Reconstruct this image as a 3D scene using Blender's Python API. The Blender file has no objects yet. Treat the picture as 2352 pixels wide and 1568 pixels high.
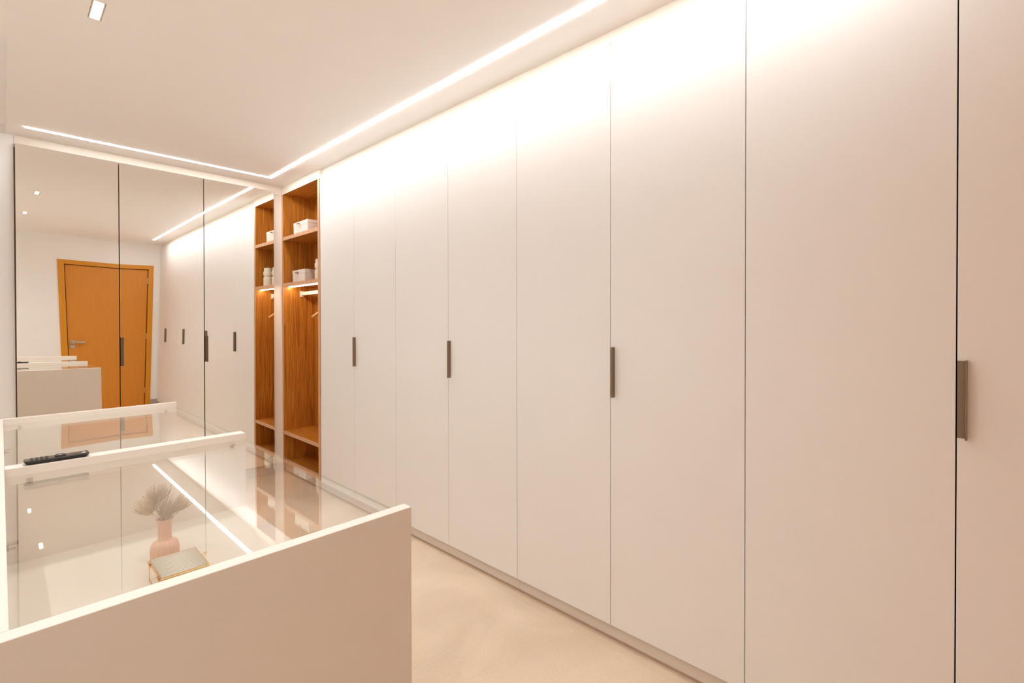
import bpy, bmesh, math, random
from mathutils import Vector, Matrix
random.seed(7)
S = bpy.context.scene
C = S.collection
R = math.radians

# ---------------------------------------------------------------- camera, world, exposure
F, CX, CY = 1110.03, 1175.5, 749.8
YAW, PITCH, ROLL, HC = R(46.612), R(-0.434), R(-0.096), 1.3615
fw = Vector((math.sin(YAW), math.cos(YAW), 0)); rt = Vector((math.cos(YAW), -math.sin(YAW), 0)); up = Vector((0, 0, 1))
fw, up = fw * math.cos(PITCH) + up * math.sin(PITCH), up * math.cos(PITCH) - fw * math.sin(PITCH)
rt, up = rt * math.cos(ROLL) + up * math.sin(ROLL), up * math.cos(ROLL) - rt * math.sin(ROLL)
cd = bpy.data.cameras.new('camera'); cam = bpy.data.objects.new('camera', cd); C.objects.link(cam)
cd.sensor_width = 36; cd.lens = 36 * F / 2352; cd.clip_start = 0.02; cd.clip_end = 60
cd.shift_x = (1176 - CX) / 2352; cd.shift_y = -(784 - CY) / 2352
M = Matrix((rt, up, -fw)).transposed().to_4x4(); M.translation = (0, 0, HC); cam.matrix_world = M
S.camera = cam
w = bpy.data.worlds.new('world'); S.world = w; w.use_nodes = True
w.node_tree.nodes['Background'].inputs[0].default_value = (1, .85, .7, 1)
w.node_tree.nodes['Background'].inputs[1].default_value = 0.02
S.view_settings.view_transform = 'Standard'; S.view_settings.look = 'None'
S.view_settings.exposure = 1.02; S.view_settings.gamma = 1; S.view_settings.use_curve_mapping = False
S.cycles.use_denoising = True
S.cycles.max_bounces = 18; S.cycles.diffuse_bounces = 12; S.cycles.glossy_bounces = 8; S.cycles.transparent_max_bounces = 24
S.cycles.caustics_reflective = True; S.cycles.sample_clamp_indirect = 6
LED_E, LED_C = 22.0, (1.0, .995, 1.0)
SPOT_W, SPOT_C = 2.3, (1.0, 1.0, 1.02)
SHELF_E = 17.0; FILL_W = 1.7

# ---------------------------------------------------------------- dimensions (metres)
D, H, YM, YB, XL = 1.78, 2.608, 4.584, -0.53, -0.80
Y0, W = 0.0233, 0.5415
K = lambda i: Y0 + i * W
ZT, ZB = 2.5545, 0.073
XC = 1.80                     # carcass / filler / plinth front
XR = 0.6496                   # right side of the island
ZP, ZG, ZTRAY = 0.9374, 0.9132, 0.656
NB = 2.066                    # back of the open niche

# ---------------------------------------------------------------- materials
def nodes(name):
    m = bpy.data.materials.new(name); m.use_nodes = True
    nt = m.node_tree; return m, nt, nt.nodes['Principled BSDF']
def plain(name, col, rough=.5, metal=0., spec=.5, var=0.02, scale=6., bump=0.):
    m, nt, b = nodes(name)
    b.inputs['Roughness'].default_value = rough; b.inputs['Metallic'].default_value = metal
    b.inputs['Specular IOR Level'].default_value = spec
    tc = nt.nodes.new('ShaderNodeTexCoord'); n = nt.nodes.new('ShaderNodeTexNoise')
    n.inputs['Scale'].default_value = scale; n.inputs['Detail'].default_value = 4
    nt.links.new(tc.outputs['Object'], n.inputs['Vector'])
    cr = nt.nodes.new('ShaderNodeValToRGB'); cr.color_ramp.elements[0].position = .3; cr.color_ramp.elements[1].position = .7
    cr.color_ramp.elements[0].color = (*[c * (1 - var) for c in col], 1); cr.color_ramp.elements[1].color = (*[min(1, c * (1 + var)) for c in col], 1)
    nt.links.new(n.outputs['Fac'], cr.inputs['Fac']); nt.links.new(cr.outputs['Color'], b.inputs['Base Color'])
    if bump:
        bp = nt.nodes.new('ShaderNodeBump'); bp.inputs['Strength'].default_value = bump; bp.inputs['Distance'].default_value = .002
        n2 = nt.nodes.new('ShaderNodeTexNoise'); n2.inputs['Scale'].default_value = 300; nt.links.new(tc.outputs['Object'], n2.inputs['Vector'])
        nt.links.new(n2.outputs['Fac'], bp.inputs['Height']); nt.links.new(bp.outputs['Normal'], b.inputs['Normal'])
    return m
def wood(name, cols, stretch, rough=.45, figure=.5, fine=1.0):
    """cols dark/mid/light; stretch = texture scale per axis (small = along the grain)"""
    m, nt, b = nodes(name); L = nt.links.new
    tc = nt.nodes.new('ShaderNodeTexCoord'); mp = nt.nodes.new('ShaderNodeMapping'); mp.inputs['Scale'].default_value = stretch
    L(tc.outputs['Object'], mp.inputs['Vector'])
    big = nt.nodes.new('ShaderNodeTexNoise'); big.inputs['Scale'].default_value = .55; big.inputs['Detail'].default_value = 2; big.inputs['Distortion'].default_value = .6
    L(mp.outputs['Vector'], big.inputs['Vector'])
    mul = nt.nodes.new('ShaderNodeMath'); mul.operation = 'MULTIPLY'; mul.inputs[1].default_value = 14; L(big.outputs['Fac'], mul.inputs[0])
    sn = nt.nodes.new('ShaderNodeMath'); sn.operation = 'FRACT'; L(mul.outputs[0], sn.inputs[0])
    fi = nt.nodes.new('ShaderNodeTexNoise'); fi.inputs['Scale'].default_value = 5 * fine; fi.inputs['Detail'].default_value = 6; fi.inputs['Roughness'].default_value = .65
    L(mp.outputs['Vector'], fi.inputs['Vector'])
    mx = nt.nodes.new('ShaderNodeMix'); mx.data_type = 'FLOAT'; mx.inputs[0].default_value = figure
    L(fi.outputs['Fac'], mx.inputs[2]); L(sn.outputs[0], mx.inputs[3])
    cr = nt.nodes.new('ShaderNodeValToRGB'); e = cr.color_ramp.elements
    e[0].position = .2; e[0].color = (*cols[0], 1); e[1].position = .8; e[1].color = (*cols[2], 1)
    k = e.new(.5); k.color = (*cols[1], 1)
    L(mx.outputs[0], cr.inputs['Fac']); L(cr.outputs['Color'], b.inputs['Base Color'])
    b.inputs['Roughness'].default_value = rough; b.inputs['Specular IOR Level'].default_value = .35
    return m
def emit(name, col, s):
    m = bpy.data.materials.new(name); m.use_nodes = True; nt = m.node_tree
    nt.nodes.remove(nt.nodes['Principled BSDF']); e = nt.nodes.new('ShaderNodeEmission')
    e.inputs[0].default_value = (*col, 1); e.inputs[1].default_value = s
    nt.links.new(e.outputs[0], nt.nodes['Material Output'].inputs[0]); return m
def clear(name, tint, ior=1.5, rough=0., boost=1.0):
    """thin clear sheet: unbent transmission plus Fresnel reflection"""
    m = bpy.data.materials.new(name); m.use_nodes = True; nt = m.node_tree; L = nt.links.new
    nt.nodes.remove(nt.nodes['Principled BSDF'])
    g = nt.nodes.new('ShaderNodeNewGeometry'); mi = nt.nodes.new('ShaderNodeMix'); mi.data_type = 'FLOAT'
    mi.inputs[2].default_value = ior; mi.inputs[3].default_value = 1 / ior; L(g.outputs['Backfacing'], mi.inputs[0])
    fr = nt.nodes.new('ShaderNodeFresnel'); L(mi.outputs[0], fr.inputs['IOR'])
    mu = nt.nodes.new('ShaderNodeMath'); mu.operation = 'MULTIPLY'; mu.inputs[1].default_value = boost; mu.use_clamp = True; L(fr.outputs[0], mu.inputs[0])
    t = nt.nodes.new('ShaderNodeBsdfTransparent'); t.inputs[0].default_value = (*tint, 1)
    gl = nt.nodes.new('ShaderNodeBsdfGlossy'); gl.inputs['Roughness'].default_value = rough; gl.inputs[0].default_value = (1, 1, 1, 1)
    ms = nt.nodes.new('ShaderNodeMixShader'); L(mu.outputs[0], ms.inputs[0]); L(t.outputs[0], ms.inputs[1]); L(gl.outputs[0], ms.inputs[2])
    L(ms.outputs[0], nt.nodes['Material Output'].inputs[0]); return m

LACQ = (.85, .845, .835)
m_door = plain('satin_lacquer_doors', LACQ, .42, spec=.45, var=.008, scale=1.5)
m_isl = plain('satin_lacquer_island', (.745, .685, .615), .45, spec=.4, var=.008)
m_fill = plain('lacquer_filler', (.86, .80, .71), .5, var=.01)
m_plin = plain('plinth_lacquer', (.70, .64, .58), .5, var=.01)
m_gap = plain('dark_gap', (.07, .035, .018), .8)
m_gapstrip = plain('brown_gap_strip', (.48, .35, .26), .7)
m_ceil = plain('ceiling_paint', (.93, .915, .895), .9, spec=.2, var=.006)
m_wall = plain('wall_paint', (.87, .862, .845), .85, spec=.2, var=.01)
m_base = plain('grey_baseboard', (.42, .37, .32), .5)
m_bronze = plain('bronze_handle', (.27, .19, .13), .42, metal=.75, var=.04, scale=40)
m_edge = plain('mirror_edge_bronze', (.28, .17, .10), .5, metal=.3)
m_gap2 = plain('mirror_carcass_brown', (.30, .18, .10), .8)
m_steel = plain('satin_steel', (.62, .58, .54), .28, metal=1)
m_alu = plain('white_rail', (.86, .80, .74), .35, metal=.2)
m_brass = plain('polished_brass', (.95, .62, .22), .18, metal=1)
m_copper = plain('copper_pull', (.55, .25, .09), .3, metal=.8)
m_box = plain('cream_box_lacquer', (.80, .74, .68), .4, var=.03)
m_cand = plain('ivory_wax', (.78, .72, .58), .6, var=.03, scale=30)
m_wick = plain('wick_cotton', (.70, .62, .50), .9)
m_vase = plain('terracotta_pink_ceramic', (.80, .50, .36), .75, var=.04, scale=60)
m_flow = plain('dried_petal', (.44, .31, .21), .9, var=.25, scale=120)
m_flow2 = plain('dried_petal_gold', (.55, .38, .20), .9, var=.2, scale=120)
m_stem = plain('dried_stem', (.30, .22, .13), .9)
m_bud = plain('white_dried_bud', (.80, .70, .62), .9)
m_blk = plain('black_plastic', (.012, .008, .006), .35)
m_blkg = plain('gloss_black_plastic', (.02, .016, .014), .12, spec=.8)
m_btn = plain('dark_button', (.05, .045, .04), .5)
m_hang = wood('pale_hanger_wood', ((.50, .24, .08), (.62, .32, .12), (.70, .38, .16)), (3, 30, 30), .4, .2)
W_T = ((.24, .078, .008), (.47, .17, .019), (.76, .34, .055))
m_teakV = wood('teak_veneer_upright', W_T, (12, 12, .55), .42, .22, 1.5)
m_teakH = wood('teak_veneer_shelf', W_T, (14, .7, 14), .42, .14, 1.6)
m_teakE = wood('teak_edge_band', ((.52, .26, .14), (.64, .36, .21), (.72, .44, .28)), (9, 9, .8), .45, .25)
m_oakV = wood('honey_door_veneer', ((.52, .19, .016), (.62, .24, .024), (.70, .29, .036)), (30, 30, .8), .4, .12, 1.2)
m_oakF = wood('honey_door_frame', ((.56, .225, .010), (.64, .26, .012), (.70, .30, .018)), (20, 20, .8), .4, .1)
m_glass = clear('clear_glass', (.985, .99, .98), 1.52)
m_gedge = clear('green_glass_edge', (.66, .67, .60), 1.5)
m_rib = plain('ribbed_glass', (.95, .94, .87), .12, spec=1.0)
m_rib.node_tree.nodes['Principled BSDF'].inputs['Alpha'].default_value = .62
m_pane = clear('lid_pane', (.78, .69, .54), 1.5)
m_acry = clear('clear_acrylic', (.80, .74, .68), 1.6, .03, 2.0)
m_led = emit('led_diffuser', LED_C, LED_E)
m_led2 = emit('shelf_led_diffuser', (1, .85, .66), SHELF_E)
m_cell = emit('spot_cell', (1, .92, .84), 14)
# mirror: glossy, faint warm tint
m_mir = bpy.data.materials.new('mirror_silver'); m_mir.use_nodes = True
_n = m_mir.node_tree; _n.nodes.remove(_n.nodes['Principled BSDF']); _g = _n.nodes.new('ShaderNodeBsdfGlossy')
_g.inputs['Roughness'].default_value = 0; _g.inputs[0].default_value = (.97, .955, .92, 1); _n.links.new(_g.outputs[0], _n.nodes['Material Output'].inputs[0])
# floor: beige stone-look porcelain
def stone():
    m, nt, b = nodes('beige_stone_tile'); L = nt.links.new
    g = nt.nodes.new('ShaderNodeNewGeometry')
    a = nt.nodes.new('ShaderNodeTexNoise'); a.inputs['Scale'].default_value = 2.2; a.inputs['Detail'].default_value = 8; a.inputs['Distortion'].default_value = .8
    f = nt.nodes.new('ShaderNodeTexNoise'); f.inputs['Scale'].default_value = 120; f.inputs['Detail'].default_value = 3
    L(g.outputs['Position'], a.inputs['Vector']); L(g.outputs['Position'], f.inputs['Vector'])
    mx = nt.nodes.new('ShaderNodeMix'); mx.data_type = 'FLOAT'; mx.inputs[0].default_value = .26; L(a.outputs['Fac'], mx.inputs[2]); L(f.outputs['Fac'], mx.inputs[3])
    cr = nt.nodes.new('ShaderNodeValToRGB'); e = cr.color_ramp.elements
    e[0].position = .36; e[0].color = (.64, .52, .385, 1); e[1].position = .64; e[1].color = (.78, .655, .505, 1)
    L(mx.outputs[0], cr.inputs['Fac']); L(cr.outputs['Color'], b.inputs['Base Color'])
    b.inputs['Roughness'].default_value = .5; b.inputs['Specular IOR Level'].default_value = .4
    return m
m_tile = stone()
m_grout = plain('light_grout', (.86, .78, .68), .9)

# ---------------------------------------------------------------- helpers
def tag(o, label=None, cat=None, group=None, kind=None):
    if label: o['label'] = label
    if cat: o['category'] = cat
    if group: o['group'] = group
    if kind: o['kind'] = kind
    return o
def thing(name, label, cat, loc=(0, 0, 0), group=None):
    o = bpy.data.objects.new(name, None); o.empty_display_size = .1; C.objects.link(o); o.location = loc
    return tag(o, label, cat, group)
def wpos(o):
    p = Vector((0, 0, 0))
    while o: p += Vector(o.location); o = o.parent
    return p
def obj(name, bm, mats, parent=None, smooth=False, bevel=0., origin=None):
    """link bm (built in world coordinates) as one mesh object"""
    if not isinstance(mats, (list, tuple)): mats = [mats]
    off = wpos(parent)
    if parent is None and origin is None:
        xs = [v.co for v in bm.verts]
        origin = (sum(v.x for v in xs) / len(xs), sum(v.y for v in xs) / len(xs), min(v.z for v in xs))
    if origin is not None: off = Vector(origin)
    bmesh.ops.translate(bm, verts=bm.verts, vec=-off)
    bmesh.ops.recalc_face_normals(bm, faces=bm.faces)
    me = bpy.data.meshes.new(name); bm.to_mesh(me); bm.free()
    for m in mats: me.materials.append(m)
    if smooth:
        for p in me.polygons: p.use_smooth = True
    o = bpy.data.objects.new(name, me); C.objects.link(o)
    if parent: o.parent = parent; o.location = off - wpos(parent)
    else: o.location = off
    if bevel:
        md = o.modifiers.new('bevel', 'BEVEL'); md.width = bevel; md.segments = 2; md.limit_method = 'ANGLE'
    return o
def box(bm, x0, x1, y0, y1, z0, z1, mi=0):
    vs = [bm.verts.new((x, y, z)) for x in (x0, x1) for y in (y0, y1) for z in (z0, z1)]
    for q in ((0, 1, 3, 2), (4, 6, 7, 5), (0, 4, 5, 1), (2, 3, 7, 6), (0, 2, 6, 4), (1, 5, 7, 3)):
        f = bm.faces.new([vs[i] for i in q]); f.material_index = mi
    return vs
def boxes(*bs):
    bm = bmesh.new()
    for b in bs: box(bm, *b)
    return bm
def quad(bm, pts, mi=0):
    f = bm.faces.new([bm.verts.new(p) for p in pts]); f.material_index = mi; return f
def tube(bm, pts, r0, r1, n=8, cap=True, up0=Vector((.3, .2, 1))):
    rings = []
    for i, p in enumerate(pts):
        p = Vector(p); a = Vector(pts[max(0, i - 1)]); b = Vector(pts[min(len(pts) - 1, i + 1)]); t = (b - a).normalized()
        s = t.cross(up0); s = s.normalized() if s.length > 1e-5 else t.orthogonal().normalized(); u = s.cross(t)
        r = r0 + (r1 - r0) * i / (len(pts) - 1)
        rings.append([bm.verts.new(p + r * (s * math.cos(2 * math.pi * k / n) + u * math.sin(2 * math.pi * k / n))) for k in range(n)])
    for a, b in zip(rings, rings[1:]):
        for k in range(n): bm.faces.new((a[k], a[(k + 1) % n], b[(k + 1) % n], b[k]))
    if cap: bm.faces.new(rings[0][::-1]); bm.faces.new(rings[-1])
def lathe(bm, prof, c, n=48, rib=0., ribs=24, cap=True):
    rings = []
    for r, z in prof:
        rings.append([bm.verts.new((c[0] + r * (1 + rib * abs(math.sin(ribs * math.pi * k / n)) if r > .012 else r) * math.cos(2 * math.pi * k / n) if r > .012 else c[0] + r * math.cos(2 * math.pi * k / n),
                                    c[1] + (r * (1 + rib * abs(math.sin(ribs * math.pi * k / n))) if r > .012 else r) * math.sin(2 * math.pi * k / n), c[2] + z)) for k in range(n)])
    for a, b in zip(rings, rings[1:]):
        for k in range(n): bm.faces.new((a[k], a[(k + 1) % n], b[(k + 1) % n], b[k]))
    if cap: bm.faces.new(rings[0][::-1]); bm.faces.new(rings[-1])

# ================================================================ SETTING
# floor with separate tiles (12 mm thick on a slab, recessed 2 mm joints)
fl = obj('floor', boxes((XL - .2, 2.5, YB - .2, 5.3, -.10, -.0005)), m_grout, origin=(0, 0, -.10)); tag(fl, kind='structure')
T = 0.95; g = .0008
xs = [1.80, 1.733] + [1.733 - T * i for i in range(1, 5)]
ys = [1.571 + T * i for i in range(-3, 5)]
for i in range(len(xs) - 1):
    for j in range(len(ys) - 1):
        x1, x0 = xs[i], max(xs[i + 1], XL); y0, y1 = max(ys[j], YB), min(ys[j + 1], 4.62)
        if x1 - x0 < .01 or y1 - y0 < .01: continue
        dz = random.uniform(-.0001, .0001)
        obj('floor_tile', boxes((x0 + g, x1 - g, y0 + g, y1 - g, -.0006, dz)), m_tile, fl, bevel=.0002)

# ceiling: height field of cells so that light slots, spot recesses and the left pocket are real recesses
SLX0, SLX1, SLY0, SLY1 = 1.578, 1.608, 4.333, 4.363        # L-shaped light slot
SPOTS = [(.272, 2.531), (.232, 1.15)]
SW, SL = .030, .150
holes = [(XL, .030, 3.037, YM + .0, .052, 'pocket'), (SLX0, SLX1, -.003, SLY1, .008, 'slot'), (.113, SLX1, SLY0, SLY1, .008, 'slot')]
for sx, sy in SPOTS: holes.append((sx - SW / 2 - .006, sx + SW / 2 + .006, sy - SL / 2 - .006, sy + SL / 2 + .006, .03, 'spot'))
FILL_SPOTS = [(-.45, .10), (-.45, 1.15), (-.45, 2.531)]  # unseen fill spotlights, added to raise the room's light level
for sx, sy in FILL_SPOTS: holes.append((sx - SW / 2 - .006, sx + SW / 2 + .006, sy - SL / 2 - .006, sy + SL / 2 + .006, .03, 'spot'))
bx = sorted({XL, 2.45} | {h[0] for h in holes} | {h[1] for h in holes}); by = sorted({YB, YM + .05} | {h[2] for h in holes} | {h[3] for h in holes})
def depth(x, y):
    d = 0
    for h in holes:
        if h[0] < x < h[1] and h[2] < y < h[3]: d = max(d, h[4])
    return d
bm = bmesh.new()
dd = [[depth((bx[i] + bx[i + 1]) / 2, (by[j] + by[j + 1]) / 2) for j in range(len(by) - 1)] for i in range(len(bx) - 1)]
for i in range(len(bx) - 1):
    for j in range(len(by) - 1):
        z = H + dd[i][j]; a, b, c, d_ = bx[i], bx[i + 1], by[j], by[j + 1]
        quad(bm, ((a, c, z), (a, d_, z), (b, d_, z), (b, c, z)))
        if i + 1 < len(bx) - 1 and dd[i + 1][j] != dd[i][j]:
            z2 = H + dd[i + 1][j]; quad(bm, ((b, c, z), (b, d_, z), (b, d_, z2), (b, c, z2)))
        if j + 1 < len(by) - 1 and dd[i][j + 1] != dd[i][j]:
            z2 = H + dd[i][j + 1]; quad(bm, ((a, d_, z), (b, d_, z), (b, d_, z2), (a, d_, z2)))
for q in (((bx[0], by[0]), (bx[-1], by[0])), ((bx[-1], by[0]), (bx[-1], by[-1])), ((bx[-1], by[-1]), (bx[0], by[-1])), ((bx[0], by[-1]), (bx[0], by[0]))):
    (a, b), (c, d_) = q; quad(bm, ((a, b, H), (c, d_, H), (c, d_, H + .12), (a, b, H + .12)))
quad(bm, ((bx[0], by[0], H + .12), (bx[-1], by[0], H + .12), (bx[-1], by[-1], H + .12), (bx[0], by[-1], H + .12)))
bmesh.ops.remove_doubles(bm, verts=bm.verts, dist=1e-5)
ce = obj('ceiling', bm, m_ceil, origin=(0, 0, H)); tag(ce, kind='structure')

def struct(name, bm, m, bevel=0.): return tag(obj(name, bm, m, bevel=bevel), kind='structure')
struct('wall_right', boxes((2.45, 2.55, YB - .1, 5.3, 0, H + .1)), m_wall)
struct('wall_left', boxes((XL - .1, XL, YB - .1, 5.3, 0, H + .1)), m_wall)
struct('wall_back', boxes((XL, 2.45, 5.2, 5.3, 0, H + .1)), m_wall)
struct('wall_far', boxes((XL, .066, YM, YM + .12, 0, H - .0003)), m_wall)
DX0, DX1, DZ = .600, 1.690, 2.262                      # outer size of the door frame
struct('wall_near', boxes((XL, DX0 + .03, YB - .1, YB, 0, H), (DX1 - .03, 2.45, YB - .1, YB, 0, H), (DX0 + .03, DX1 - .03, YB - .1, YB, DZ - .03, H)), m_wall)
struct('baseboard_near', boxes((DX1, 1.80, YB, YB + .012, 0, .11)), m_base, .001)
struct('baseboard_near', boxes((XL, DX0, YB, YB + .012, 0, .11)), m_base, .001)
struct('baseboard_far', boxes((XL, .066, YM - .012, YM, 0, .07)), m_plin, .001)

# the room door behind the camera (seen in the mirrors)
dr = bpy.data.objects.new('door_1', None); C.objects.link(dr); dr.location = ((DX0 + DX1) / 2, YB, 0); tag(dr, kind='structure')
obj('door_frame', boxes((DX0, DX0 + .072, YB - .12, YB + .014, 0, DZ), (DX1 - .066, DX1, YB - .12, YB + .014, 0, DZ), (DX0 + .072, DX1 - .066, YB - .12, YB + .014, DZ - .062, DZ)), m_oakF, dr, bevel=.002)
LX0, LX1, LZ = DX0 + .080, DX1 - .074, DZ - .070
leaf = obj('door_leaf', boxes((LX0, LX1, YB - .055, YB - .012, .006, LZ)), m_oakV, dr, bevel=.002)
hd = boxes((LX0 + .022, LX0 + .074, YB - .012, YB - .004, 1.035, 1.09), (LX0 + .022, LX0 + .074, YB - .012, YB - .004, .972, 1.022))
box(hd, LX0 + .036, LX0 + .06, YB - .006, YB + .048, 1.05, 1.072); box(hd, LX0 + .036, LX0 + .19, YB + .030, YB + .050, 1.050, 1.074)
obj('door_handle', hd, m_steel, leaf, bevel=.0015)
bm = bmesh.new(); tube(bm, [(LX0 + .048, YB - .0045, .997), (LX0 + .048, YB - .001, .997)], .009, .009, 16); obj('keyhole', bm, m_steel, leaf)
for z in (.22, 1.09, 1.97):
    hb = boxes((LX1 - .004, LX1 + .010, YB - .014, YB - .002, z, z + .09)); tube(hb, [(LX1 + .004, YB - .004, z), (LX1 + .004, YB - .004, z + .09)], .006, .006, 10)
    tag(obj('hinge', hb, m_steel, dr), 'satin steel hinge')
obj('shadow_gap', boxes((LX0 - .01, LX1 + .01, YB - .075, YB - .058, 0, LZ + .01)), m_gap, dr)

# plinths and fillers of the right-hand wardrobe run
for a, b in ((YB, K(3)), (K(3) + .0015, 3.775), (3.7765, YM)):
    p = struct('baseboard_right', boxes((XC, XC + .016, a, b, .012, ZB + .012)), m_plin, .0006)
    obj('gap_strip', boxes((XC + .001, XC + .010, a, b, .0003, .0118)), m_gapstrip, p)  # brown strip in the gap between plinth and floor
for a, b in ((YB, K(3)), (K(3) + .0015, 3.8160)):
    struct('trim_1' if a < 0 else 'trim_2', boxes((XC, XC + .016, a, b, ZT - .004, H - .0005)), m_fill, .0006)
struct('trim_3', boxes((D - .0002, D + .02, 3.8165, YM, 2.5355, H - .0005)), m_fill, .0006)

# ================================================================ CEILING LIGHTS
bm = bmesh.new()
zz = H - .0025
quad(bm, ((SLX0 + .002, 0, zz), (SLX1 - .002, 0, zz), (SLX1 - .002, SLY1 - .002, zz), (SLX0 + .002, SLY0 + .002, zz)))
quad(bm, ((.116, SLY0 + .002, zz), (SLX0 + .002, SLY0 + .002, zz), (SLX1 - .002, SLY1 - .002, zz), (.116, SLY1 - .002, zz)))
for f in list(bm.faces): pass
ext = bmesh.ops.extrude_face_region(bm, geom=list(bm.faces)); bmesh.ops.translate(bm, verts=[e for e in ext['geom'] if isinstance(e, bmesh.types.BMVert)], vec=(0, 0, .006))
lt = obj('linear_light', bm, m_led)
tag(lt, 'glowing white L-shaped light line recessed in the ceiling', 'light')
def spot(x, y, label, power=SPOT_W):
    t = thing('recessed_spotlight', label, 'light', (x, y, H), 'recessed multi-cell spotlights')
    ca = boxes((x - SW / 2 - .004, x + SW / 2 + .004, y - SL / 2 - .004, y - SL / 2, H, H + .026), (x - SW / 2 - .004, x + SW / 2 + .004, y + SL / 2, y + SL / 2 + .004, H, H + .026),
               (x - SW / 2 - .004, x - SW / 2, y - SL / 2, y + SL / 2, H, H + .026), (x + SW / 2, x + SW / 2 + .004, y - SL / 2, y + SL / 2, H, H + .026),
               (x - SW / 2, x + SW / 2, y - SL / 2, y + SL / 2, H + .018, H + .026))
    for k in range(1, 5):
        yy = y - SL / 2 + k * SL / 5; box(ca, x - SW / 2, x + SW / 2, yy - .0015, yy + .0015, H + .004, H + .018)
    obj('housing', ca, m_fill, t)
    for k in range(5):
        yy = y - SL / 2 + (k + .5) * SL / 5; bm = bmesh.new()
        lathe(bm, [(.012, .008), (.0125, .0165)], (x, yy, H), 20); obj('led_cell', bm, m_cell, t)
    ld = bpy.data.lights.new('spot_glow', 'AREA'); ld.shape = 'RECTANGLE'; ld.size = SW; ld.size_y = SL; ld.energy = power; ld.color = SPOT_C; ld.spread = R(130)
    lo = bpy.data.objects.new('spot_glow', ld); C.objects.link(lo); lo.parent = t; lo.location = (0, 0, -.002)
    return t
spot(*SPOTS[0], 'white five-cell recessed spotlight in the ceiling above the glass-topped island')
spot(*SPOTS[1], 'recessed spotlight seen only in the left mirror, the upper of the two bright squares')

for i, q in enumerate(FILL_SPOTS): spot(*q, 'added fill spotlight beyond the left edge of the picture, ' + ('over the door wall', 'over the near end of the island', 'over the far end of the island')[i], FILL_W * (.6, 1, 1)[i])  # added out-of-view fill, same fixture as the visible spotlights

# ================================================================ WARDROBES
def handle_bm(yj):
    """L-shaped edge pull fixed on the near door right at the joint yj"""
    z0, z1 = 1.047, 1.259
    a = yj - .0015
    bm = boxes((D - .0022, D, a - .0155, a, z0 + .0015, z1 - .0015), (D - .0235, D, a - .0205, a - .0155, z0, z1))
    return bm
ORD = {0: 'nearest the camera, cut by the right edge of the picture', 1: 'the second pair from the camera', 2: 'the third pair from the camera', 3: 'the farthest pair, beside the open wooden niche'}
for u in range(4):
    i0 = -1 + 2 * u
    y0, y1 = max(K(i0), YB + .003), K(i0 + 2)
    t = thing('wardrobe', 'tall beige two-door wardrobe, ' + ORD[u], 'wardrobe', (2.1, (y0 + y1) / 2, ZB), 'beige wardrobes along the right wall')
    th = .016
    obj('carcass', boxes((XC, 2.40, y0 + .001, y0 + th, ZB + .013, ZT), (XC, 2.40, y1 - th, y1 - .001, ZB + .013, ZT), (2.39, 2.40, y0 + th, y1 - th, ZB + .013, ZT),
                         (XC, 2.39, y0 + th, y1 - th, ZB + .013, ZB + .03), (XC, 2.39, y0 + th, y1 - th, ZT - .018, ZT)), m_gap, t)
    for k in (0, 1):
        a, b = K(i0 + k), K(i0 + k + 1)
        a = max(a, YB + .003)
        g0 = .0015
        d = obj('door', boxes((D, D + .018, a + g0, b - g0, ZB, ZT)), m_door, t, bevel=.0012)
        if k == 0:
            tag(obj('handle', handle_bm(b), m_bronze, d, bevel=.0005), 'slim bronze edge pull')

# ---------------------------------------------------------------- open teak niche
NY0, NY1 = 3.8165, YM - .001
PI0, PI1 = NY0 + .040, NY1 - .026                       # inner faces
NT = 2.535
sh = [(2.116, 2.147), (1.697, 1.726), (.347, .379), (.084, .108)]   # shelf bottom, top
t = thing('open_niche', 'tall open teak-veneered niche with shelves between the beige doors and the mirrors', 'cabinet', (1.92, (NY0 + NY1) / 2, .084))
obj('side_panel', boxes((D, NB + .016, NY0 + .003, PI0, .084, NT)), m_teakV, t, bevel=.0008)
obj('side_panel', boxes((D, NB + .016, PI1, NY1, .084, NT)), m_teakV, t, bevel=.0008)
for a, b in ((NY0 + .003, PI0), (PI1, NY1)):
    obj('edge_band', boxes((D - .0012, D, a, b, .084, NT)), m_teakE, t)
obj('back_panel', boxes((NB, NB + .014, PI0, PI1, .09, NT)), m_teakV, t)
obj('top_panel', boxes((D + .0005, NB, PI0, PI1, NT - .0005, NT)), m_teakH, t)
for n, (a, b) in enumerate(sh):
    s = obj('shelf', boxes((D + .0012, NB, PI0, PI1, a, b)), m_teakH, t, bevel=.0006)
    eb = obj('shelf_edge', boxes((D, D + .0012, PI0, PI1, a, b)), m_teakE, s)
    if n == 1:
        obj('light_strip', boxes((D + .050, D + .064, PI0 + .002, PI1 - .002, a - .006, a + .001)), m_led2, s)
# clothes rail
bm = bmesh.new(); box(bm, 1.938, 1.956, PI0, PI1, 1.622, 1.656)
r = obj('clothes_rail', bm, m_alu, t, bevel=.004)
for y in (PI0, PI1):
    s = 1 if y == PI0 else -1
    obj('rail_bracket', boxes((1.930, 1.964, min(y, y + s * .010), max(y, y + s * .010), 1.608, 1.664)), m_alu, r, bevel=.003)

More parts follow.
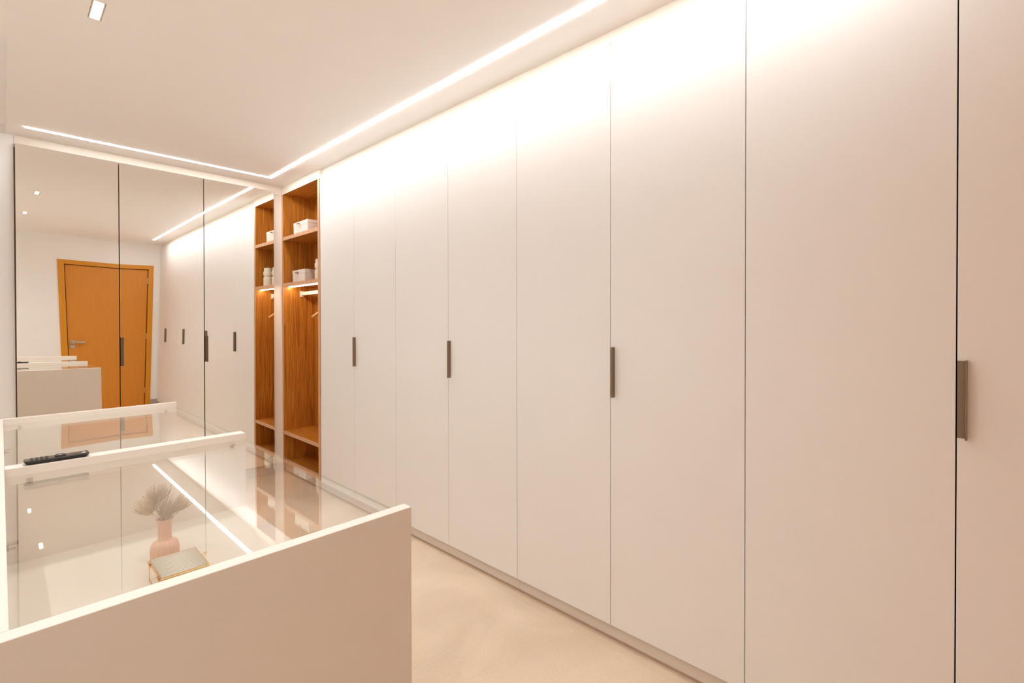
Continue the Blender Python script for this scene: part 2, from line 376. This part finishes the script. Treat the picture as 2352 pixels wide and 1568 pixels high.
# hanger
hy, hx, hz = 4.075, 1.946, 1.50
t = thing('clothes_hanger', 'pale wooden clothes hanger hanging from the rail in the teak niche', 'hanger', (hx, hy, hz))
bm = bmesh.new(); pts = []
prof = [(-.116, -.083), (-.10, -.074), (-.06, -.045), (-.02, -.018), (0, -.010), (.02, -.018), (.06, -.045), (.10, -.074), (.114, -.083)]
rings = []
for px, pz in prof:
    hw = .012 + .010 * abs(px) / .116; hh = .0105
    rings.append([bm.verts.new((hx + px, hy + sy * hw, hz + pz + sz * hh)) for sy, sz in ((-1, -.6), (-.5, -1), (.5, -1), (1, -.6), (1, .6), (.5, 1), (-.5, 1), (-1, .6))])
for a, b in zip(rings, rings[1:]):
    for k in range(8): bm.faces.new((a[k], a[(k + 1) % 8], b[(k + 1) % 8], b[k]))
bm.faces.new(rings[0][::-1]); bm.faces.new(rings[-1])
obj('shoulder', bm, m_hang, t, smooth=True)
bm = bmesh.new()
ang = [R(a) for a in range(-90, 181, 18)]
top = hz + .142
hp = [(hx + .001, hy, hz - .012), (hx + .001, hy, hz + .06), (hx + .008, hy, top - .030)] + [(hx + .021 * math.cos(a) + 0, hy, top + .0 + .021 * math.sin(a)) for a in ang if a > R(-60)]
tube(bm, hp, .0018, .0018, 8, up0=Vector((0, 1, 0))); tag(obj('hook', bm, m_steel, t, smooth=True), 'steel hook')

# boxes with pulls
def storage_box(x0, y0, y1, z, h, dpt, label):
    t = thing('storage_box', label, 'box', (x0 + dpt / 2, (y0 + y1) / 2, z), 'cream lidded boxes in the teak niche')
    obj('box_body', boxes((x0, x0 + dpt, y0, y1, z, z + h * .70)), m_box, t, bevel=.0015)
    lid = obj('lid', boxes((x0 - .001, x0 + dpt + .001, y0 - .001, y1 + .001, z + h * .705, z + h)), m_box, t, bevel=.0015)
    ym = (y0 + y1) / 2 + .012; bm = bmesh.new()
    tube(bm, [(x0 - .001, ym, z + h * .80), (x0 - .014, ym, z + h * .80)], .005, .004, 10)
    tube(bm, [(x0 - .015, ym - .022, z + h * .80), (x0 - .018, ym, z + h * .81), (x0 - .015, ym + .026, z + h * .80)], .004, .005, 10)
    tag(obj('pull', bm, m_copper, lid, smooth=True), 'small copper pull')
storage_box(1.802, 4.093, 4.380, sh[0][1], .104, .235, 'cream lidded box with copper pull on the upper niche shelf')
storage_box(1.845, 4.252, 4.512, sh[1][1], .117, .20, 'cream lidded box with copper pull on the lower shelf beside the candles')

# candles
def candle(x, y, z, label, wick_lean):
    t = thing('sculpted_candle', label, 'candle', (x, y, z), 'ivory sculpted candles in the niche')
    bm = bmesh.new()
    lathe(bm, [(.040, 0), (.044, .003), (.0445, .080), (.043, .092), (.036, .097), (.0355, .101), (.040, .108), (.0445, .118), (.0445, .148), (.043, .152), (.0385, .153), (.0385, .186), (.036, .189)], (x, y, z), 40)
    obj('wax_body', bm, m_cand, t, smooth=False)
    bm = bmesh.new(); tube(bm, [(x, y, z + .186), (x + .001, y, z + .200), (x + .001, y - wick_lean, z + .212)], .0016, .0014, 6); obj('wick', bm, m_wick, t)
candle(1.868, 3.955, sh[1][1], 'ivory stacked-drum candle on the niche shelf, the left one seen in the mirror', .006)
candle(1.904, 4.080, sh[1][1], 'ivory stacked-drum candle right beside the lower cream box', -.004)

# ================================================================ MIRRORED WARDROBE
t = thing('mirrored_wardrobe', 'full-height wardrobe with three mirror-faced doors across the end wall', 'wardrobe', (.9, YM + .3, .0))
YQ = 4.562; MX = [.0697, .6056, 1.1500, 1.7018]; MZ0, MZ1 = .090, 2.549
obj('carcass', boxes((.068, .084, YM + .006, 5.19, .08, MZ1), (1.70, 1.716, YM + .006, 5.19, .08, MZ1), (.084, 1.70, 5.17, 5.19, .08, MZ1), (.084, 1.70, YM + .006, 5.17, .08, .096), (.084, 1.70, YM + .006, 5.17, MZ1 - .016, MZ1),
                     (.60, .616, YM + .006, 5.17, .096, MZ1 - .016), (1.148, 1.164, YM + .006, 5.17, .096, MZ1 - .016)), m_gap2, t)
obj('filler_panel', boxes((.067, D, YM + .0005, YM + .0055, MZ1 - .02, H - .0005)), m_fill, t, bevel=.0006)
obj('filler_panel', boxes((1.70, D + .0002, YM + .0006, YM + .0055, .0805, MZ1 - .0205)), m_fill, t, bevel=.0006)
obj('plinth', boxes((.067, D + .02, YM + .006, YM + .02, .0, .080)), m_plin, t, bevel=.0006)
TW = [-.0055, .0055, .0015]; TILT = -.0026
for k in range(3):
    a, b = MX[k] + .003, MX[k + 1] - .003; xc = (a + b) / 2
    d = obj('mirror_door', boxes((a, b, YQ + .005, YQ + .020, MZ0, MZ1)), m_edge, t)
    bm = bmesh.new(); nx, nz = 12, 28
    zc = 1.30
    def dy(x, z): return (TW[k] * (zc - z)) * (x - xc) + TILT * (z - zc) - .0011 * max(0, z - 1.2) ** 2
    fr = [[bm.verts.new((a + (b - a) * i / nx, YQ + dy(a + (b - a) * i / nx, MZ0 + (MZ1 - MZ0) * j / nz) , MZ0 + (MZ1 - MZ0) * j / nz)) for j in range(nz + 1)] for i in range(nx + 1)]
    for i in range(nx):
        for j in range(nz): bm.faces.new((fr[i][j], fr[i + 1][j], fr[i + 1][j + 1], fr[i][j + 1]))
    o = obj('mirror_pane', bm, m_mir, d, smooth=True)
    if k:
        hb = boxes((a, a + .016, YQ - .007, YQ - .005, 1.047, 1.259), (a + .014, a + .019, YQ - .025, YQ - .005, 1.047, 1.259), (a, a + .003, YQ - .007, YQ + .005, 1.047, 1.259))
        tag(obj('handle', hb, m_bronze, d, bevel=.0005), 'slim bronze edge pull')

# ================================================================ DISPLAY ISLAND
Y1, Y2, Y3 = .934, 2.035, 3.102
t = thing('display_island', 'white dressing-room island with divided glass top in the foreground', 'island', (.31, 2.03, 0))
XI = -.025
def ipanel(name, bs, bev=.0012): return obj(name, boxes(bs), m_isl, t, bevel=bev)
ipanel('end_panel', (XI, XR, Y1, Y1 + .030, 0, ZP))
ipanel('end_panel', (XI, XR, Y3, Y3 + .030, 0, ZP))
dv = ipanel('divider', (.0055, XR, Y2, Y2 + .052, ZTRAY - .0195, ZP))
ipanel('side_panel', (XI, .005, Y1 + .0305, Y3 - .0005, 0, ZP))
for a, b in ((Y1 + .0305, Y2 - .0005), (Y2 + .0525, Y3 - .0005)):
    ipanel('tray', (.0049, XR, a - .0007, b + .0007, ZTRAY - .020, ZTRAY))
    gl = boxes((.006, XR - .001, a, b, ZG - .006, ZG))
    for f in gl.faces:
        if abs(f.calc_center_median().x - (XR - .001)) < 1e-4: f.material_index = 1
    tag(obj('glass_top', gl, [m_glass, m_gedge], t), 'clear glass top')
    for k in range(3):          # drawer fronts of the body below, on the aisle side
        z0 = .075 + k * .188
        obj('drawer_front', boxes((XR - .018, XR, a + .002, b - .002, z0, z0 + .185)), m_isl, t, bevel=.001)
obj('body', boxes((.006, XR - .020, Y1 + .031, Y3 - .001, .07, ZTRAY - .0205)), m_isl, t)
obj('toe_kick', boxes((.03, XR - .05, Y1 + .032, Y3 - .002, 0, .0695)), m_plin, t)
def clip(x, y, nx, ny):
    """small clear shelf support under the glass: round pin plate and tongue; (nx, ny) points away from the panel"""
    bm = bmesh.new(); z = ZG - .009
    tube(bm, [(x, y, z - .010), (x + nx * .004, y + ny * .004, z - .010)], .008, .008, 14)
    tube(bm, [(x, y, z - .012), (x + nx * .014, y + ny * .014, z - .012)], .0035, .003, 10)
    if ny: box(bm, x - .007, x + .007, min(y, y + ny * .018), max(y, y + ny * .018), z - .003, z + .0005)
    else: box(bm, min(x, x + nx * .018), max(x, x + nx * .018), y - .007, y + .007, z - .003, z + .0005)
    obj('glass_clip', bm, m_acry, t)
for yy in (Y2, Y3): clip(.601, yy, 0, -1); clip(.056, yy, 0, -1)
for yy in (Y1 + .03, Y2 + .052): clip(.601, yy, 0, 1); clip(.056, yy, 0, 1)
clip(.005, 1.45, 1, 0); clip(.005, 2.55, 1, 0)

# remote control on the divider
t = thing('remote_control', 'slim black remote control lying on the island divider', 'remote', (.119, 2.064, ZP))
rx0, rx1, ry0, ry1, rz = .044, .194, 2.040, 2.083, ZP + .0005
bm = bmesh.new()
lo = [(rx0 + .009, ry0 + .003), (rx1 - .009, ry0 + .003), (rx1 - .009, ry1 - .003), (rx0 + .009, ry1 - .003)]
hi = [(rx0, ry0), (rx1, ry0), (rx1, ry1), (rx0, ry1)]
v0 = [bm.verts.new((x, y, rz)) for x, y in lo]; v1 = [bm.verts.new((x, y, rz + .011)) for x, y in hi]
bm.faces.new(v0[::-1]); bm.faces.new(v1)
for k in range(4): bm.faces.new((v0[k], v0[(k + 1) % 4], v1[(k + 1) % 4], v1[k]))
obj('shell', bm, m_blk, t, bevel=.002)
obj('face_plate', boxes((rx0 + .002, rx1 - .002, ry0 + .002, ry1 - .002, rz + .0108, rz + .0125)), m_blkg, t, bevel=.0006)
for k in range(4):
    for q in range(3):
        bm = bmesh.new(); tube(bm, [(rx0 + .018 + k * .011, ry0 + .010 + q * .0115, rz + .0122), (rx0 + .018 + k * .011, ry0 + .010 + q * .0115, rz + .0142)], .0034, .003, 12); obj('button', bm, m_btn, t)
bm = bmesh.new(); lathe(bm, [(.0135, .0122), (.0130, .0160), (.0085, .0162), (.0080, .0140)], (rx0 + .082, (ry0 + ry1) / 2, rz), 28); obj('navigation_ring', bm, m_btn, t)
bm = bmesh.new(); lathe(bm, [(.0055, .0122), (.005, .0155)], (rx0 + .082, (ry0 + ry1) / 2, rz), 18); obj('button', bm, m_steel, t)
bm = bmesh.new(); lathe(bm, [(.0045, .0122), (.004, .0145)], (rx1 - .014, ry0 + .012, rz), 16); obj('power_button', bm, m_bud, t)

# ---------------------------------------------------------------- vase with dried flowers inside the near case
vx, vy, vz = .325, 1.700, ZTRAY + .0005
t = thing('ribbed_vase', 'small dusty-pink ribbed ceramic vase inside the glass-topped case', 'vase', (vx, vy, vz))
bm = bmesh.new(); n = 120; ribs = 24; q_ = .82
prof = [(.026, 0), (.031, .002), (.037, .010), (.0405, .022), (.0415, .038), (.0415, .052), (.040, .062), (.036, .070), (.029, .0745), (.0225, .0765), (.0200, .080), (.0195, .090), (.0195, .118), (.0200, .128), (.0235, .133), (.0265, .1365), (.0262, .1385), (.0225, .137), (.0175, .130), (.0165, .110), (.0165, .085)]
rings = []
for q, (r, z) in enumerate(prof):
    r *= q_; inner = q >= 17
    rings.append([bm.verts.new((vx + r * (1 + (0 if inner or q < 2 else .085) * (abs(math.cos(ribs * math.pi * k / n)) - .5)) * math.cos(2 * math.pi * k / n),
                                vy + r * (1 + (0 if inner or q < 2 else .085) * (abs(math.cos(ribs * math.pi * k / n)) - .5)) * math.sin(2 * math.pi * k / n), vz + z)) for k in range(n)])
for a, b in zip(rings, rings[1:]):
    for k in range(n): bm.faces.new((a[k], a[(k + 1) % n], b[(k + 1) % n], b[k]))
bm.faces.new(rings[0][::-1]); bm.faces.new(rings[-1])
obj('vase_body', bm, m_vase, t, smooth=True)

t = thing('dried_flowers', 'bunch of feathery taupe dried blooms standing in the pink vase', 'flowers', (vx, vy, vz + .125))
rt2 = Vector((rt.x, rt.y, 0)).normalized(); bk2 = Vector((fw.x, fw.y, 0)).normalized()
base = Vector((vx, vy, vz + .095))
def bloom(du, dz, dd_, lean, r, name_mat, spread=70, nf=72):
    """feathery head: filaments fan up and outward from a small cup; du/dd_ = sideways offsets, dz above the vase mouth"""
    c = Vector((vx, vy, vz + .137)) + rt2 * du + bk2 * dd_ + Vector((0, 0, dz))
    ax = (rt2 * math.sin(R(lean[0])) + bk2 * math.sin(R(lean[1])) + Vector((0, 0, math.cos(R(lean[0]))))).normalized()
    s = ax.orthogonal().normalized(); u = ax.cross(s)
    bm = bmesh.new()
    for i in range(nf):
        th = math.sqrt((i + .5) / nf) * R(spread); ph = i * 2.39996
        ph += random.uniform(-.25, .25); th *= random.uniform(.85, 1.12); dirv = (ax * math.cos(th) + (s * math.cos(ph) + u * math.sin(ph)) * math.sin(th)).normalized()
        out = (s * math.cos(ph) + u * math.sin(ph))
        L_ = r * random.uniform(.74, 1.1)
        sj = random.uniform(-.05, .05); p = [c + dirv * L_ * q * .93 + (ax * (.42 * q * q) - out * (.26 * q * q)) * L_ * math.sin(th) + (out * .05 + s * sj) * L_ * math.sin(3.1 * q) for q in (0.05, .28, .5, .75, 1.0)]
        for qv in p: qv.z = min(qv.z, ZG - .0125)
        tube(bm, p, .0015, .0008, 5)
    lathe(bm, [(.002, -.006), (.005, -.002), (.006, .004), (.003, .007)], (c.x, c.y, c.z), 12)
    h = obj('flower_head', bm, name_mat, t, smooth=True)
    bm = bmesh.new(); m = (base + c) / 2 + Vector((0, 0, .006)); tube(bm, [base, m * .5 + (base + Vector((0, 0, .03))) * .5, c], .0013, .0011, 6); obj('stem', bm, m_stem, t, smooth=True)
bloom(-.018, .047, .004, (-4, 10), .050, m_flow, 70, 54)
bloom(.004, .012, -.008, (30, -5), .054, m_flow, 70, 58)
bloom(.010, .014, .018, (42, 25), .050, m_flow2, 50, 60)
bloom(-.030, .018, -.004, (-48, 0), .052, m_flow2, 70, 58)
bloom(-.034, .030, .012, (-30, 20), .048, m_flow, 50, 60)
for k in range(9):
    c = Vector((vx, vy, vz + .152)) + rt2 * (-.020 + random.uniform(-.006, .014)) - bk2 * (.008 + random.uniform(0, .006)) + Vector((0, 0, random.uniform(-.006, .008)))
    bm = bmesh.new(); lathe(bm, [(.0005, -.004), (.003, -.002), (.0036, .001), (.0022, .004), (.0004, .0055)], c, 10); obj('bud', bm, m_bud, t, smooth=True)

# ---------------------------------------------------------------- brass and ribbed glass trinket box
bx0, bx1, by0, by1, bz0, bz1 = .274, .384, 1.484, 1.628, ZTRAY + .003, .711
t = thing('trinket_box', 'brass-framed trinket box with ribbed glass lid in front of the vase', 'box', ((bx0 + bx1) / 2, (by0 + by1) / 2, ZTRAY))
e = .0022
fb = bmesh.new()
for z in (bz0, bz1 - .004):
    box(fb, bx0, bx1, by0, by0 + e, z, z + e); box(fb, bx0, bx1, by1 - e, by1, z, z + e); box(fb, bx0, bx0 + e, by0 + e, by1 - e, z, z + e); box(fb, bx1 - e, bx1, by0 + e, by1 - e, z, z + e)
for x in (bx0, bx1 - e):
    for y in (by0, by1 - e): box(fb, x, x + e, y, y + e, bz0 - .003, bz1 - .004)
obj('frame', fb, m_brass, t)
gb = boxes((bx0 + .0006, bx0 + .0018, by0 + e, by1 - e, bz0 + e, bz1 - .004), (bx1 - .0018, bx1 - .0006, by0 + e, by1 - e, bz0 + e, bz1 - .004),
           (bx0 + e, bx1 - e, by0 + .0006, by0 + .0018, bz0 + e, bz1 - .004), (bx0 + e, bx1 - e, by1 - .0018, by1 - .0006, bz0 + e, bz1 - .004))
obj('glass_side', gb, m_glass, t)
obj('glass_base', boxes((bx0 + e, bx1 - e, by0 + e, by1 - e, bz0 + .0002, bz0 + .0018)), m_glass, t)
l = 0.0032
ld = boxes((bx0, bx1, by0, by0 + l, bz1, bz1 + l), (bx0, bx1, by1 - l, by1, bz1, bz1 + l), (bx0, bx0 + l, by0 + l, by1 - l, bz1, bz1 + l), (bx1 - l, bx1, by0 + l, by1 - l, bz1, bz1 + l))
lid = obj('lid_frame', ld, m_brass, t, bevel=.0005)
obj('lid_pane', boxes((bx0 + l, bx1 - l, by0 + l, by1 - l, bz1 + .0002, bz1 + .0012)), m_pane, lid)
NR = 15; pitch = (by1 - by0 - 2 * l) / NR; rib0 = None
for k in range(NR):
    y = by0 + l + (k + .5) * pitch
    if rib0 is None:
        bm = bmesh.new(); tube(bm, [(bx0 + l, y, bz1 + .0022), (bx1 - l, y, bz1 + .0022)], .0027, .0027, 10)
        rib0 = obj('glass_rib', bm, m_rib, lid, smooth=True)
    else:
        c = rib0.copy(); C.objects.link(c); c.parent = lid; c.location = rib0.location + Vector((0, k * pitch, 0))
for y in (by0 + .018, by1 - .018):
    bm = bmesh.new(); tube(bm, [(bx0 - .002, y - .008, bz1), (bx0 - .002, y + .008, bz1)], .003, .003, 12); box(bm, bx0 - .0035, bx0, y - .008, y + .008, bz1 - .009, bz1 + .003); obj('hinge', bm, m_brass, lid)
bm = bmesh.new()
cy = (by0 + by1) / 2
tube(bm, [(bx1, cy - .006, bz1 + .002), (bx1 + .007, cy - .006, bz1 + .005), (bx1 + .010, cy, bz1 + .008), (bx1 + .007, cy + .006, bz1 + .005), (bx1, cy + .006, bz1 + .002)], .0013, .0013, 8)
obj('clasp', bm, m_brass, lid, smooth=True)
